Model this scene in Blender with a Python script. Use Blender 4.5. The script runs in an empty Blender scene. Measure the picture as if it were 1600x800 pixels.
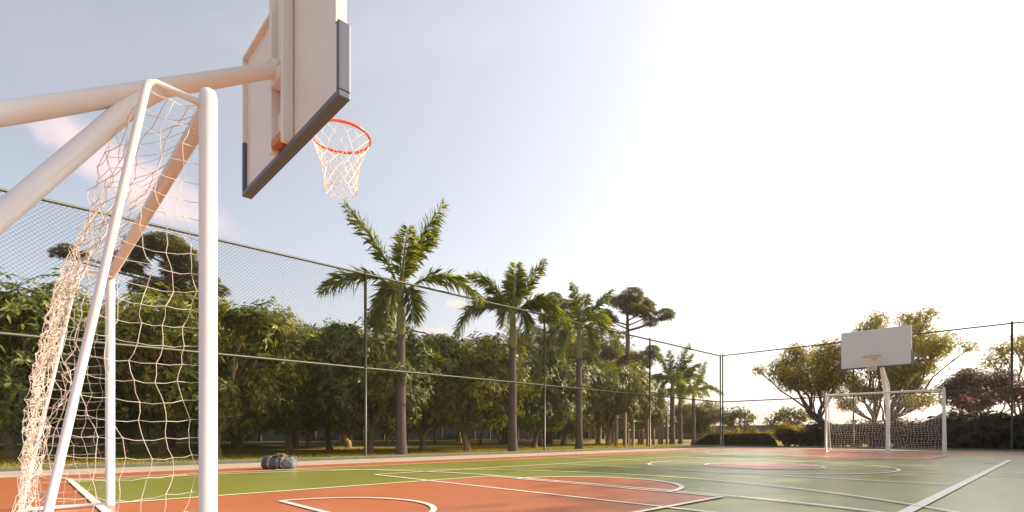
import bpy, math, random
import numpy as np
from mathutils import Vector, Matrix

# ------------------------------------------------------------------ camera, sky, sun, exposure
S = bpy.context.scene
C = S.collection
R_ = math.radians
CAM_H = 0.61
YAW = R_(46.5)
cam = bpy.data.cameras.new('camera'); cam_o = bpy.data.objects.new('camera', cam); C.objects.link(cam_o)
cam_o.location = (0, 0, CAM_H); cam_o.rotation_euler = (R_(90), 0, YAW)
cam.sensor_width = 36; cam.lens = 814/1600*36; cam.shift_y = 279/1600
cam.clip_start = 0.05; cam.clip_end = 4000
S.camera = cam_o
F = Vector((-math.sin(YAW), math.cos(YAW), 0)); RT = Vector((math.cos(YAW), math.sin(YAW), 0))

SUN_EL = R_(32); SUN_AZ = R_(25)          # azimuth clockwise from +Y
world = bpy.data.worlds.new('World'); S.world = world; world.use_nodes = True
wn = world.node_tree; wn.nodes.clear()
def N(nt, t, **kw):
    n = nt.nodes.new(t)
    for k, v in kw.items(): setattr(n, k, v)
    return n
sky = N(wn, 'ShaderNodeTexSky', sky_type='NISHITA'); sky.sun_disc = False
sky.sun_elevation = SUN_EL; sky.sun_rotation = SUN_AZ
sky.altitude = 50; sky.air_density = 1.0; sky.dust_density = 3.0; sky.ozone_density = 1.2
bg = N(wn, 'ShaderNodeBackground'); bg.inputs[1].default_value = 0.125
wo = N(wn, 'ShaderNodeOutputWorld')
wn.links.new(bg.outputs[0], wo.inputs[0])
# clouds: soft patches set by direction
tc = N(wn, 'ShaderNodeTexCoord')
def dirv(px, py):                           # sky direction of a cloud
    v = F + RT*((px-800)/814) + Vector((0, 0, (679-py)/814)); return v.normalized()
hsv = N(wn, 'ShaderNodeHueSaturation'); hsv.inputs['Saturation'].default_value = .60; wn.links.new(sky.outputs[0], hsv.inputs['Color'])
# thin bright veil of humid air, strongest towards the sun and the horizon
vd = N(wn, 'ShaderNodeVectorMath', operation='DOT_PRODUCT'); wn.links.new(tc.outputs['Generated'], vd.inputs[0])
vd.inputs[1].default_value = Vector((math.sin(SUN_AZ), math.cos(SUN_AZ), .25)).normalized()
vm = N(wn, 'ShaderNodeMapRange', interpolation_type='SMOOTHSTEP'); wn.links.new(vd.outputs['Value'], vm.inputs[0]); vm.inputs[1].default_value = -.62; vm.inputs[2].default_value = 1.0; vm.inputs[3].default_value = .24
sx = N(wn, 'ShaderNodeSeparateXYZ'); wn.links.new(tc.outputs['Generated'], sx.inputs[0])
hm = N(wn, 'ShaderNodeMapRange', interpolation_type='SMOOTHSTEP'); wn.links.new(sx.outputs[2], hm.inputs[0]); hm.inputs[1].default_value = -.02; hm.inputs[2].default_value = .42; hm.inputs[3].default_value = 1; hm.inputs[4].default_value = 0
hx = N(wn, 'ShaderNodeMix', data_type='RGBA'); wn.links.new(hm.outputs[0], hx.inputs[0]); hx.inputs[6].default_value = (2.15, 1.9, 1.7, 1); hx.inputs[7].default_value = (3.5, 2.75, 2.0, 1)
va = N(wn, 'ShaderNodeMix', data_type='RGBA', blend_type='MULTIPLY'); va.inputs[0].default_value = 1
wn.links.new(hx.outputs[2], va.inputs[6]); wn.links.new(vm.outputs[0], va.inputs[7])
vsum = N(wn, 'ShaderNodeMix', data_type='RGBA', blend_type='ADD'); vsum.inputs[0].default_value = 1
wn.links.new(hsv.outputs[0], vsum.inputs[6]); wn.links.new(va.outputs[2], vsum.inputs[7])
prev = vsum.outputs[2]
nz = N(wn, 'ShaderNodeTexNoise'); nz.inputs['Scale'].default_value = 7; nz.inputs['Detail'].default_value = 7; nz.inputs['Roughness'].default_value = .62
wn.links.new(tc.outputs['Generated'], nz.inputs['Vector'])
nz2 = N(wn, 'ShaderNodeTexNoise'); nz2.inputs['Scale'].default_value = 38; nz2.inputs['Detail'].default_value = 7; nz2.inputs['Roughness'].default_value = .65
wn.links.new(tc.outputs['Generated'], nz2.inputs['Vector'])
def cloud(px, py, wx, wz, tilt, strength, col, src=None):
    global prev
    c = dirv(px, py); r = Vector((c.y, -c.x, 0)).normalized(); u = r.cross(c)
    if u.z < 0: u = -u
    ct, st = math.cos(tilt), math.sin(tilt)
    a = (r*ct + u*st); b = (-r*st + u*ct)
    sub = N(wn, 'ShaderNodeVectorMath', operation='SUBTRACT'); wn.links.new(tc.outputs['Generated'], sub.inputs[0]); sub.inputs[1].default_value = c
    outs = []
    for v, w in ((a, wx), (b, wz)):
        d = N(wn, 'ShaderNodeVectorMath', operation='DOT_PRODUCT'); wn.links.new(sub.outputs[0], d.inputs[0]); d.inputs[1].default_value = v
        m = N(wn, 'ShaderNodeMath', operation='DIVIDE'); wn.links.new(d.outputs['Value'], m.inputs[0]); m.inputs[1].default_value = w
        p = N(wn, 'ShaderNodeMath', operation='POWER'); 
        ab = N(wn, 'ShaderNodeMath', operation='ABSOLUTE'); wn.links.new(m.outputs[0], ab.inputs[0])
        wn.links.new(ab.outputs[0], p.inputs[0]); p.inputs[1].default_value = 2
        outs.append(p)
    s = N(wn, 'ShaderNodeMath', operation='ADD'); wn.links.new(outs[0].outputs[0], s.inputs[0]); wn.links.new(outs[1].outputs[0], s.inputs[1])
    # value = noise*1.3 + (0.35 - r2*.5)
    m1 = N(wn, 'ShaderNodeMath', operation='MULTIPLY_ADD'); wn.links.new(s.outputs[0], m1.inputs[0]); m1.inputs[1].default_value = -.42; m1.inputs[2].default_value = .22
    m2 = N(wn, 'ShaderNodeMath', operation='ADD'); wn.links.new(m1.outputs[0], m2.inputs[0]); wn.links.new((src or nz).outputs['Fac'], m2.inputs[1])
    mr = N(wn, 'ShaderNodeMapRange', interpolation_type='SMOOTHSTEP'); wn.links.new(m2.outputs[0], mr.inputs[0])
    mr.inputs[1].default_value = .42; mr.inputs[2].default_value = .78; mr.inputs[3].default_value = 0; mr.inputs[4].default_value = strength
    mx = N(wn, 'ShaderNodeMix', data_type='RGBA'); wn.links.new(mr.outputs[0], mx.inputs[0]); wn.links.new(prev, mx.inputs[6])
    mx.inputs[7].default_value = (*col, 1); prev = mx.outputs[2]
cloud(225, 285, .16, .055, R_(-22), .85, (6.0, 4.7, 4.7))
cloud(120, 225, .10, .03, R_(-25), .35, (5.3, 4.5, 4.6))
cloud(560, 60, .4, .06, R_(12), .14, (5.2, 4.9, 5.1))
cloud(716, 476, .035, .011, R_(-8), .8, (6.6, 5.6, 4.9), nz2)
cloud(678, 517, .040, .008, 0, .75, (6.4, 5.5, 4.9), nz2)
cloud(60, 60, .40, .10, R_(10), .30, (3.3, 3.1, 3.3))
wn.links.new(prev, bg.inputs[0])

sun = bpy.data.lights.new('sun', 'SUN'); sun_o = bpy.data.objects.new('sun', sun); C.objects.link(sun_o)
sun.energy = 5.0; sun.angle = R_(.6); sun.color = (1.0, .79, .55)
sd = Vector((math.sin(SUN_AZ)*math.cos(SUN_EL), math.cos(SUN_AZ)*math.cos(SUN_EL), math.sin(SUN_EL)))
sun_o.rotation_euler = sd.to_track_quat('Z', 'Y').to_euler()
vs = S.view_settings; vs.view_transform = 'Standard'; vs.look = 'None'; vs.exposure = 0.64; vs.gamma = 1; vs.use_curve_mapping = False
S.cycles.use_denoising = True
S.cycles.max_bounces = 8; S.cycles.transparent_max_bounces = 8

# ------------------------------------------------------------------ materials
def mat(name, col, rough=.6, metal=0, noise=None, bump=None, transl=0, island=0, spec=.5, coords='Object', sat2=None, coat=0):
    """noise=(scale, amount[, colour2]); bump=(scale, distance); island = brightness spread between loose pieces"""
    m = bpy.data.materials.new(name); m.use_nodes = True; nt = m.node_tree; nt.nodes.clear()
    out = N(nt, 'ShaderNodeOutputMaterial'); p = N(nt, 'ShaderNodeBsdfPrincipled')
    p.inputs['Roughness'].default_value = rough; p.inputs['Metallic'].default_value = metal
    p.inputs['Specular IOR Level'].default_value = spec; p.inputs['Coat Weight'].default_value = coat
    tcn = N(nt, 'ShaderNodeTexCoord'); cur = None
    rgb = N(nt, 'ShaderNodeRGB'); rgb.outputs[0].default_value = (*col, 1); cur = rgb.outputs[0]
    if noise:
        for k, nn in enumerate(noise if isinstance(noise, list) else [noise]):
            t = N(nt, 'ShaderNodeTexNoise'); t.inputs['Scale'].default_value = nn[0]; t.inputs['Detail'].default_value = 6; t.inputs['Roughness'].default_value = .6
            nt.links.new(tcn.outputs[coords], t.inputs['Vector'])
            mr = N(nt, 'ShaderNodeMapRange'); nt.links.new(t.outputs['Fac'], mr.inputs[0]); mr.inputs[1].default_value = .35; mr.inputs[2].default_value = .68
            mr.inputs[3].default_value = 0; mr.inputs[4].default_value = nn[1]
            mx = N(nt, 'ShaderNodeMix', data_type='RGBA'); nt.links.new(mr.outputs[0], mx.inputs[0]); nt.links.new(cur, mx.inputs[6])
            mx.inputs[7].default_value = (*nn[2], 1) if len(nn) > 2 else (col[0]*.3, col[1]*.3, col[2]*.3, 1); cur = mx.outputs[2]
    if island:
        g = N(nt, 'ShaderNodeNewGeometry'); hs = N(nt, 'ShaderNodeHueSaturation')
        mr = N(nt, 'ShaderNodeMapRange'); nt.links.new(g.outputs['Random Per Island'], mr.inputs[0]); mr.inputs[3].default_value = 1-island; mr.inputs[4].default_value = 1+island
        nt.links.new(mr.outputs[0], hs.inputs['Value'])
        ml = N(nt, 'ShaderNodeMath', operation='MULTIPLY_ADD'); nt.links.new(g.outputs['Random Per Island'], ml.inputs[0]); ml.inputs[1].default_value = -.05; ml.inputs[2].default_value = .525
        nt.links.new(ml.outputs[0], hs.inputs['Hue'])
        nt.links.new(cur, hs.inputs['Color']); cur = hs.outputs[0]
    nt.links.new(cur, p.inputs['Base Color'])
    if bump:
        t = N(nt, 'ShaderNodeTexNoise'); t.inputs['Scale'].default_value = bump[0]; t.inputs['Detail'].default_value = 5
        nt.links.new(tcn.outputs[coords], t.inputs['Vector'])
        b = N(nt, 'ShaderNodeBump'); b.inputs['Distance'].default_value = bump[1]; b.inputs['Strength'].default_value = 1
        nt.links.new(t.outputs['Fac'], b.inputs['Height']); nt.links.new(b.outputs[0], p.inputs['Normal'])
    if transl:
        tr = N(nt, 'ShaderNodeBsdfTranslucent')
        hs = N(nt, 'ShaderNodeMix', data_type='RGBA', blend_type='MULTIPLY'); hs.inputs[0].default_value = 1; nt.links.new(cur, hs.inputs[6]); hs.inputs[7].default_value = sat2 or (1.9, 1.75, .6, 1)
        nt.links.new(hs.outputs[2], tr.inputs[0])
        ms = N(nt, 'ShaderNodeMixShader'); ms.inputs[0].default_value = transl
        nt.links.new(p.outputs[0], ms.inputs[1]); nt.links.new(tr.outputs[0], ms.inputs[2]); nt.links.new(ms.outputs[0], out.inputs[0])
    else:
        nt.links.new(p.outputs[0], out.inputs[0])
    return m

def court_mat(name, col, wear):
    """acrylic court paint: fine grain, blotchy gloss, faint scuffs"""
    m = mat(name, col, .34, noise=[(1.1, .25, wear), (60, .07, tuple(c*.72 for c in col)), (.35, .18, tuple(c*1.2 for c in col))], bump=(260, .0003), spec=.6)
    nt = m.node_tree; p = next(n for n in nt.nodes if n.type == 'BSDF_PRINCIPLED')
    t = N(nt, 'ShaderNodeTexNoise'); t.inputs['Scale'].default_value = .8; t.inputs['Detail'].default_value = 2; t.inputs['Roughness'].default_value = .5
    c = N(nt, 'ShaderNodeTexCoord'); nt.links.new(c.outputs['Object'], t.inputs['Vector'])
    mr = N(nt, 'ShaderNodeMapRange'); nt.links.new(t.outputs['Fac'], mr.inputs[0]); mr.inputs[1].default_value = .3; mr.inputs[2].default_value = .7; mr.inputs[3].default_value = .27; mr.inputs[4].default_value = .36
    nt.links.new(mr.outputs[0], p.inputs['Roughness'])
    return m
M = dict(
    white=mat('white_paint', (.70, .69, .71), .34, noise=(3, .10, (.54, .50, .47)), spec=.5),
    pad=mat('slate_pad', (.085, .105, .165), .45),
    bracket=mat('bounce_tinted_steel', (.42, .16, .06), .5),  # orange bounce light off the court is put into this colour
    rim=mat('rim_orange', (.75, .10, .03), .35),
    net=mat('net_cord', (.62, .58, .53), .8),
    hoopnet=mat('hoop_net_cord', (.85, .80, .70), .8),
    green=court_mat('court_green', (.225, .235, .035), (.15, .19, .045)),
    orange=court_mat('court_terracotta', (.46, .150, .062), (.42, .14, .065)),
    line=mat('line_paint', (.80, .76, .68), .45, noise=[(9, .2, (.62, .55, .45)), (70, .15, (.66, .6, .5))]),
    concrete=mat('pale_concrete', (.44, .35, .28), .8, noise=[(2, .4, (.26, .22, .18)), (40, .3, (.3, .26, .2))], bump=(80, .004)),
    kerb=mat('mossy_kerb', (.20, .20, .14), .85, noise=[(3, .7, (.09, .12, .05)), (30, .4)], bump=(50, .01)),
    fence=mat('fence_green_paint', (.045, .055, .028), .45, spec=.5),
    mesh=mat('fence_wire', (.020, .024, .014), .7, spec=.15),
    grass=mat('lawn', (.36, .29, .03), .9, noise=[(1.2, .6, (.24, .21, .03)), (14, .6, (.40, .30, .06))], bump=(40, .05)),
    blade=mat('grass_blade', (.36, .31, .03), .6, island=.5, transl=.35),
    sand=mat('gym_sand', (.52, .42, .31), .9, noise=(3, .4, (.4, .32, .22)), bump=(60, .01)),
    bark=mat('bark', (.24, .17, .11), .85, noise=[(9, .8, (.11, .075, .05))], bump=(18, .03)),
    palebark=mat('pale_bark', (.42, .32, .20), .85, noise=[(7, .8, (.20, .14, .09))], bump=(18, .02)),
    palmbark=mat('palm_trunk', (.17, .135, .12), .85, noise=[(4, .6, (.10, .08, .07)), (30, .5)], bump=(25, .015)),
    shaft=mat('crownshaft', (.26, .27, .075), .4, noise=(4, .5, (.32, .26, .09))),
    palmleaf=mat('palm_leaf', (.20, .245, .075), .5, island=.45, transl=.5, spec=.3),
    rachis=mat('palm_rachis', (.19, .20, .05), .5),
    dead=mat('dry_frond', (.22, .14, .08), .8),
    leafA=mat('broad_leaf', (.150, .180, .026), .42, island=.65, transl=.30, noise=(1.1, .7, (.23, .235, .024)), spec=.45),
    leafE=mat('deep_green_leaf', (.11, .15, .034), .42, island=.6, transl=.28, noise=(1.1, .6, (.17, .18, .03)), spec=.4),
    leafB=mat('light_leaf', (.145, .175, .045), .55, island=.45, transl=.42, noise=(1.0, .5, (.19, .15, .03)), spec=.2),
    leafC=mat('pine_needle', (.135, .130, .040), .55, island=.45, transl=.35, spec=.2),
    leafY=mat('yellow_tree_leaf', (.20, .21, .035), .5, island=.45, transl=.6, noise=(.9, .8, (.21, .18, .014)), sat2=(1.9, 1.7, .4, 1), spec=.2),
    leafG=mat('grey_green_leaf', (.13, .135, .065), .5, island=.45, transl=.4, noise=(1.2, .5, (.16, .14, .06))),
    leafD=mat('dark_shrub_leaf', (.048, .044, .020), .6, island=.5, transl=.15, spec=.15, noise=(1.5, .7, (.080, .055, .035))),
    leafP=mat('purple_tree_leaf', (.075, .065, .025), .45, island=.5, transl=.3),
    purple=mat('purple_blossom', (.30, .085, .16), .5, island=.4, transl=.35, sat2=(1.5, 1, 1.3, 1)),
    red=mat('red_blossom', (.50, .05, .05), .5, island=.4, transl=.3, sat2=(1.3, 1, 1, 1)),
    yellow=mat('yellow_blossom', (.62, .44, .03), .5, island=.3, transl=.35, sat2=(1.3, 1.2, .6, 1)),
    hedge=mat('hedge_leaf', (.080, .082, .018), .6, island=.5, transl=.25, noise=(3, .4, (.13, .10, .02))),
    wall=mat('plum_wall_render', (.15, .115, .12), .85, noise=(1, .5, (.11, .085, .09))),
    roof=mat('pale_coping', (.55, .52, .50), .7),
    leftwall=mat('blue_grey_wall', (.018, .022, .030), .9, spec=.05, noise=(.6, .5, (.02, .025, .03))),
    timber=mat('timber_post', (.26, .16, .10), .7, noise=[(6, .6, (.17, .10, .06))], bump=(30, .006)),
    steel=mat('gym_bar', (.30, .33, .35), .35, metal=.6),
    bagblue=mat('bag_blue_grey', (.045, .055, .070), .6, noise=(14, .7, (.11, .13, .14)), bump=(12, .02)),
    bagpale=mat('bag_pale', (.19, .21, .22), .6, noise=(14, .8, (.07, .11, .12)), bump=(12, .02)),
    bagdark=mat('bag_dark', (.022, .018, .028), .7, bump=(20, .01)),
    strap=mat('bag_strap', (.36, .24, .15), .7),
    lampblue=mat('blue_plastic', (.02, .03, .35), .5),
)

# ------------------------------------------------------------------ mesh helpers
class MB:
    def __init__(s): s.v = []; s.f = []
    def add(s, v, f):
        o = len(s.v); s.v += [tuple(p) for p in v]; s.f += [tuple(i+o for i in q) for q in f]
    def box(s, c, d, rz=0, rot=None):
        cx, cy, cz = c; hx, hy, hz = d[0]/2, d[1]/2, d[2]/2; v = []
        for z in (-hz, hz):
            for x, y in ((-hx, -hy), (hx, -hy), (hx, hy), (-hx, hy)):
                p = Vector((x, y, z))
                if rot: p = rot @ p
                p = Matrix.Rotation(rz, 3, 'Z') @ p
                v.append((p.x+cx, p.y+cy, p.z+cz))
        s.add(v, [(3, 2, 1, 0), (4, 5, 6, 7), (0, 1, 5, 4), (1, 2, 6, 5), (2, 3, 7, 6), (3, 0, 4, 7)])
    def tube(s, pts, rad, n=8, cap=True):
        pts = [Vector(p) for p in pts]
        if not hasattr(rad, '__len__'): rad = [rad]*len(pts)
        v = []; f = []; ref = None
        for i, p in enumerate(pts):
            a = pts[max(i-1, 0)]; b = pts[min(i+1, len(pts)-1)]; t = (b-a)
            if t.length < 1e-9: t = Vector((0, 0, 1))
            t.normalize()
            if ref is None: ref = Vector((0, 0, 1)) if abs(t.z) < .9 else Vector((1, 0, 0))
            x = t.cross(ref).normalized(); y = x.cross(t).normalized(); ref = y
            for k in range(n):
                q = 2*math.pi*(k+.5)/n; w = p + (x*math.cos(q)+y*math.sin(q))*rad[i]; v.append((w.x, w.y, w.z))
        for i in range(len(pts)-1):
            for k in range(n):
                a = i*n+k; b = i*n+(k+1) % n; f.append((a, b, b+n, a+n))
        if cap: f.append(tuple(range(n))); f.append(tuple(range((len(pts)-1)*n, len(pts)*n))[::-1])
        s.add(v, f)
    def poly(s, pts, z): s.add([(x, y, z) for x, y in pts], [tuple(range(len(pts)))])
    def build(s, name, m, parent=None, smooth=False, bevel=0):
        me = bpy.data.meshes.new(name); me.from_pydata(s.v, [], s.f); me.update()
        if smooth: me.polygons.foreach_set('use_smooth', [True]*len(me.polygons))
        ms = m if isinstance(m, list) else [m]
        for q in ms: me.materials.append(q)
        o = bpy.data.objects.new(name, me); C.objects.link(o)
        if parent: o.parent = parent
        if bevel:
            b = o.modifiers.new('bevel', 'BEVEL'); b.width = bevel; b.segments = 2; b.limit_method = 'ANGLE'
        return o
def np_mesh(name, V, nper, mat_, parent=None, pattern=None):
    """V: (n, k, 3) vertices of n identical pieces; pattern: face index lists of one piece"""
    n, k, _ = V.shape
    me = bpy.data.meshes.new(name)
    fl = [len(p) for p in pattern]; idx = np.concatenate([np.array(p) for p in pattern])
    loops = (np.arange(n)[:, None]*k + idx[None, :]).ravel()
    tot = np.tile(np.array(fl), n); start = np.concatenate([[0], np.cumsum(tot)[:-1]])
    me.vertices.add(n*k); me.vertices.foreach_set('co', V.reshape(-1).astype(np.float32))
    me.loops.add(len(loops)); me.loops.foreach_set('vertex_index', loops.astype(np.int32))
    me.polygons.add(len(tot)); me.polygons.foreach_set('loop_start', start.astype(np.int32)); me.polygons.foreach_set('loop_total', tot.astype(np.int32))
    me.update(calc_edges=True); me.validate()
    me.materials.append(mat_)
    o = bpy.data.objects.new(name, me); C.objects.link(o)
    if parent: o.parent = parent
    return o
def tag(o, label=None, cat=None, group=None, kind=None):
    if label: o['label'] = label
    if cat: o['category'] = cat
    if group: o['group'] = group
    if kind: o['kind'] = kind
    return o
def empty(name, loc=(0, 0, 0), rz=0, label=None, cat=None, group=None):
    o = bpy.data.objects.new(name, None); C.objects.link(o); o.location = loc; o.rotation_euler = (0, 0, rz); o.empty_display_size = .2
    return tag(o, label, cat, group)
def copy_tree(o, parent=None):
    c = o.copy(); C.objects.link(c)
    if parent: c.parent = parent
    for ch in [x for x in o.children]: copy_tree(ch, c)
    return c
def at(px, d, z=0):                          # ground point at depth d along the view
    p = F*d + RT*((px-800)/814*d); return Vector((p.x, p.y, z))

# ------------------------------------------------------------------ ground and court
CX = -3.93; CY = 10.32; GL0 = .5; GL1 = 2*CY-.5; HW = 5.2
def sheet(name, x0, y0, x1, y1, z, m):
    b = MB(); b.poly([(x0, y0), (x1, y0), (x1, y1), (x0, y1)], z); return tag(b.build(name, m), kind='structure')
g = MB(); gv = []
g.poly([(-300, -300), (300, -300), (300, 300), (-300, 300)], -.03)
tag(g.build('ground', M['grass']), kind='structure')
b = MB(); b.box((-3.5, 9.8, -.07), (17, 33.2, .14)); tag(b.build('concrete_pavement', M['concrete']), kind='structure')
sheet('court_surround', -10.25, -6, 3.6, 24.0, .004, M['orange'])
sheet('court_field', CX-HW, GL0, CX+HW, GL1, .008, M['green'])
def arc(cx, cy, r, a0, a1, n=48): return [(cx+r*math.cos(a0+(a1-a0)*i/n), cy+r*math.sin(a0+(a1-a0)*i/n)) for i in range(n+1)]
pi = math.pi
for s in (1, -1):
    yy = lambda y: y if s == 1 else 2*CY-y
    k = MB(); pts = [(CX-1.7, yy(GL0)), (CX-1.7, yy(4.9))] + [(x, yy(y)) for x, y in arc(CX, 4.9, 1.12, pi, 0)] + [(CX+1.7, yy(4.9)), (CX+1.7, yy(GL0))]
    if s == 1: pts = pts[::-1]
    k.poly(pts, .012); tag(k.build('court_key', M['orange']), kind='structure')
k = MB(); k.poly(arc(CX, CY, 1.02, 0, 2*pi, 64)[:-1], .012); tag(k.build('court_center_circle', M['orange']), kind='structure')
L = MB(); zl = [.0150]
def strip(pts, w, closed=False):
    z = zl[0]; zl[0] += .00035
    n = len(pts); v = []; P = [Vector((*p, 0)) for p in pts]
    for i, p in enumerate(P):
        a = P[i-1] if (i or closed) else P[0]; c = P[(i+1) % n] if (i < n-1 or closed) else P[-1]
        t = (c-a).normalized(); nr = Vector((-t.y, t.x, 0)); q1 = p+nr*w/2; q2 = p-nr*w/2
        v += [(q1.x, q1.y, z), (q2.x, q2.y, z)]
    m = n if closed else n-1
    L.add(v, [(2*i, 2*i+1, 2*((i+1) % n)+1, 2*((i+1) % n)) for i in range(m)])
W = .055
def dens(a, c, n=8): return [(a[0]+(c[0]-a[0])*i/n, a[1]+(c[1]-a[1])*i/n) for i in range(n+1)]
strip(dens((CX-HW, GL0-.03), (CX-HW, GL1+.03)), W); strip(dens((CX+HW, GL0-.03), (CX+HW, GL1+.03)), W)
strip([(CX-HW, GL0), (CX+HW, GL0)], .06); strip([(CX-HW, GL1), (CX+HW, GL1)], .06)
strip([(CX-HW, CY), (CX+HW, CY)], W)
strip(arc(CX, CY, 1.02, 0, 2*pi, 72)[:-1], .06, True); strip(arc(CX, CY, 2.1, 0, 2*pi, 96)[:-1], .06, True)
VX0, VX1, VY0 = -7.03, -.82, 3.86; VY1 = 2*CY-VY0
strip([(VX0, VY0), (VX1, VY0)], W); strip([(VX0, VY1), (VX1, VY1)], W); strip([(VX0, VY0), (VX0, VY1)], W); strip([(VX1, VY0), (VX1, VY1)], .085)
strip([(VX0, 8.03), (VX1, 8.03)], W); strip([(VX0, 2*CY-8.03), (VX1, 2*CY-8.03)], W)
for s in (1, -1):
    T = lambda pts: [(x, y if s == 1 else 2*CY-y) for x, y in pts]
    strip(T([(CX-1.7, GL0), (CX-1.7, 4.9)]), .05); strip(T([(CX+1.7, GL0), (CX+1.7, 4.9)]), .05)
    strip(T([(CX-1.7, 4.88), (CX+1.7, 4.88)]), .05)
    strip(T(arc(CX, 4.9, 1.12, pi, 0)), .06)
    strip(T([(CX-.86, 1.70), (CX+.86, 1.70)]), .05); strip(T(arc(CX, 1.70, .86, pi, 0)), .05)          # no-charge arc
    a = math.acos(-4.72/4.75) if False else 0
    strip(T([(CX-4.72, GL0), (CX-4.72, 1.9)] + arc(CX, 1.9, 4.72, pi, 0, 80) + [(CX+4.72, GL0)]), .045)       # three point line
    x0 = 1.55; R4 = 4.5
    pl = [p for p in arc(CX-x0, GL0, R4, pi, pi/2, 40) if p[0] > CX-HW]; pr_ = [p for p in arc(CX+x0, GL0, R4, pi/2, 0, 40) if p[0] < CX+HW]
    strip(T(pl + pr_), .055)                                                                           # five-a-side area
tag(L.build('court_line', M['line']), kind='structure')
# kerbs
b = MB(); b.box((-12.13, 9.85, 0), (.20, 33.7, .14)); tag(b.build('kerb', M['kerb'], bevel=.015), kind='structure')
b = MB(); b.box((-3.4, 26.6, 0), (17.2, .20, .14)); tag(b.build('kerb', M['kerb'], bevel=.015), kind='structure')

# ------------------------------------------------------------------ chain-link fences
def fence(name, p0, p1, posts, label, H=4.77):
    a = Vector((*p0, 0)); c = Vector((*p1, 0)); u = (c-a).normalized(); ln = (c-a).length
    root = empty(name, a, math.atan2(u.y, u.x), label, 'fence')
    for t in posts:
        m = MB(); m.tube([(t, 0, -.1), (t, 0, H-.02)], .036, 10); m.tube([(t, 0, H-.02), (t, 0, H+.035)], [.042, .03], 10); m.build('post', M['fence'], root, True)
    m = MB(); m.tube([(posts[0], 0, H-.04), (posts[-1], 0, H-.04)], .030, 10); m.build('top_rail', M['fence'], root, True)
    m = MB(); m.tube([(posts[0], 0, H*.485), (posts[-1], 0, H*.485)], .028, 10); m.build('mid_rail', M['fence'], root, True)
    for t in posts:                       # tie collars where the rails meet the posts
        for zz in (H-.04, H*.485):
            m = MB(); m.tube([(t, 0, zz-.03), (t, 0, zz+.03)], .043, 10); m.build('rail_clamp', M['fence'], root, True)
    p = .078; r = .0019
    for t0, t1 in zip(posts[:-1], posts[1:]):
        segs = []; z0, z1 = .06, H-.07; h = z1-z0; w = t1-t0-.06; x0 = t0+.03
        k0 = math.floor(-h/p)
        for s in (1, -1):
            for k in range(int(-h/p), int(w/p)+1):
                xs = k*p                          # x at z0 for s=1
                za = max(0, -xs); zb = min(h, w-xs)
                if zb-za < .02: continue
                A = (xs+za, z0+za); B = (xs+zb, z0+zb)
                if s == -1: A = (w-A[0], A[1]); B = (w-B[0], B[1])
                segs.append((x0+A[0], A[1], x0+B[0], B[1], s))
        V = np.zeros((len(segs), 6, 3))
        for i, (xa, za, xb, zb, s) in enumerate(segs):
            dx, dz = xb-xa, zb-za; l = math.hypot(dx, dz); nx, nz_ = -dz/l*r, dx/l*r; y = .0024*s
            for j, (cx, cz) in enumerate(((xa, za), (xb, zb))):
                V[i, j*3+0] = (cx+nx, y-r*.6, cz+nz_); V[i, j*3+1] = (cx-nx, y-r*.6, cz-nz_); V[i, j*3+2] = (cx, y+r*1.2, cz)
        np_mesh('mesh_panel', V, 6, M['mesh'], root, [(0, 1, 4, 3), (1, 2, 5, 4), (2, 0, 3, 5)])
    return root
FX = -12.28; FY = 26.7
fence('chain_link_fence', (FX, -7.25), (FX, FY), [0, 6.75, 13.72, 20.45, 27.15, 33.95], 'long green chain-link fence with two rails running beside the palm row')
f2 = [0.12, FX*-1-6.29, FX*-1-1.25, FX*-1+4.2]
fence('chain_link_fence', (FX, FY), (10, FY), f2, 'green chain-link fence across the far end, behind the far goal')

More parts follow.
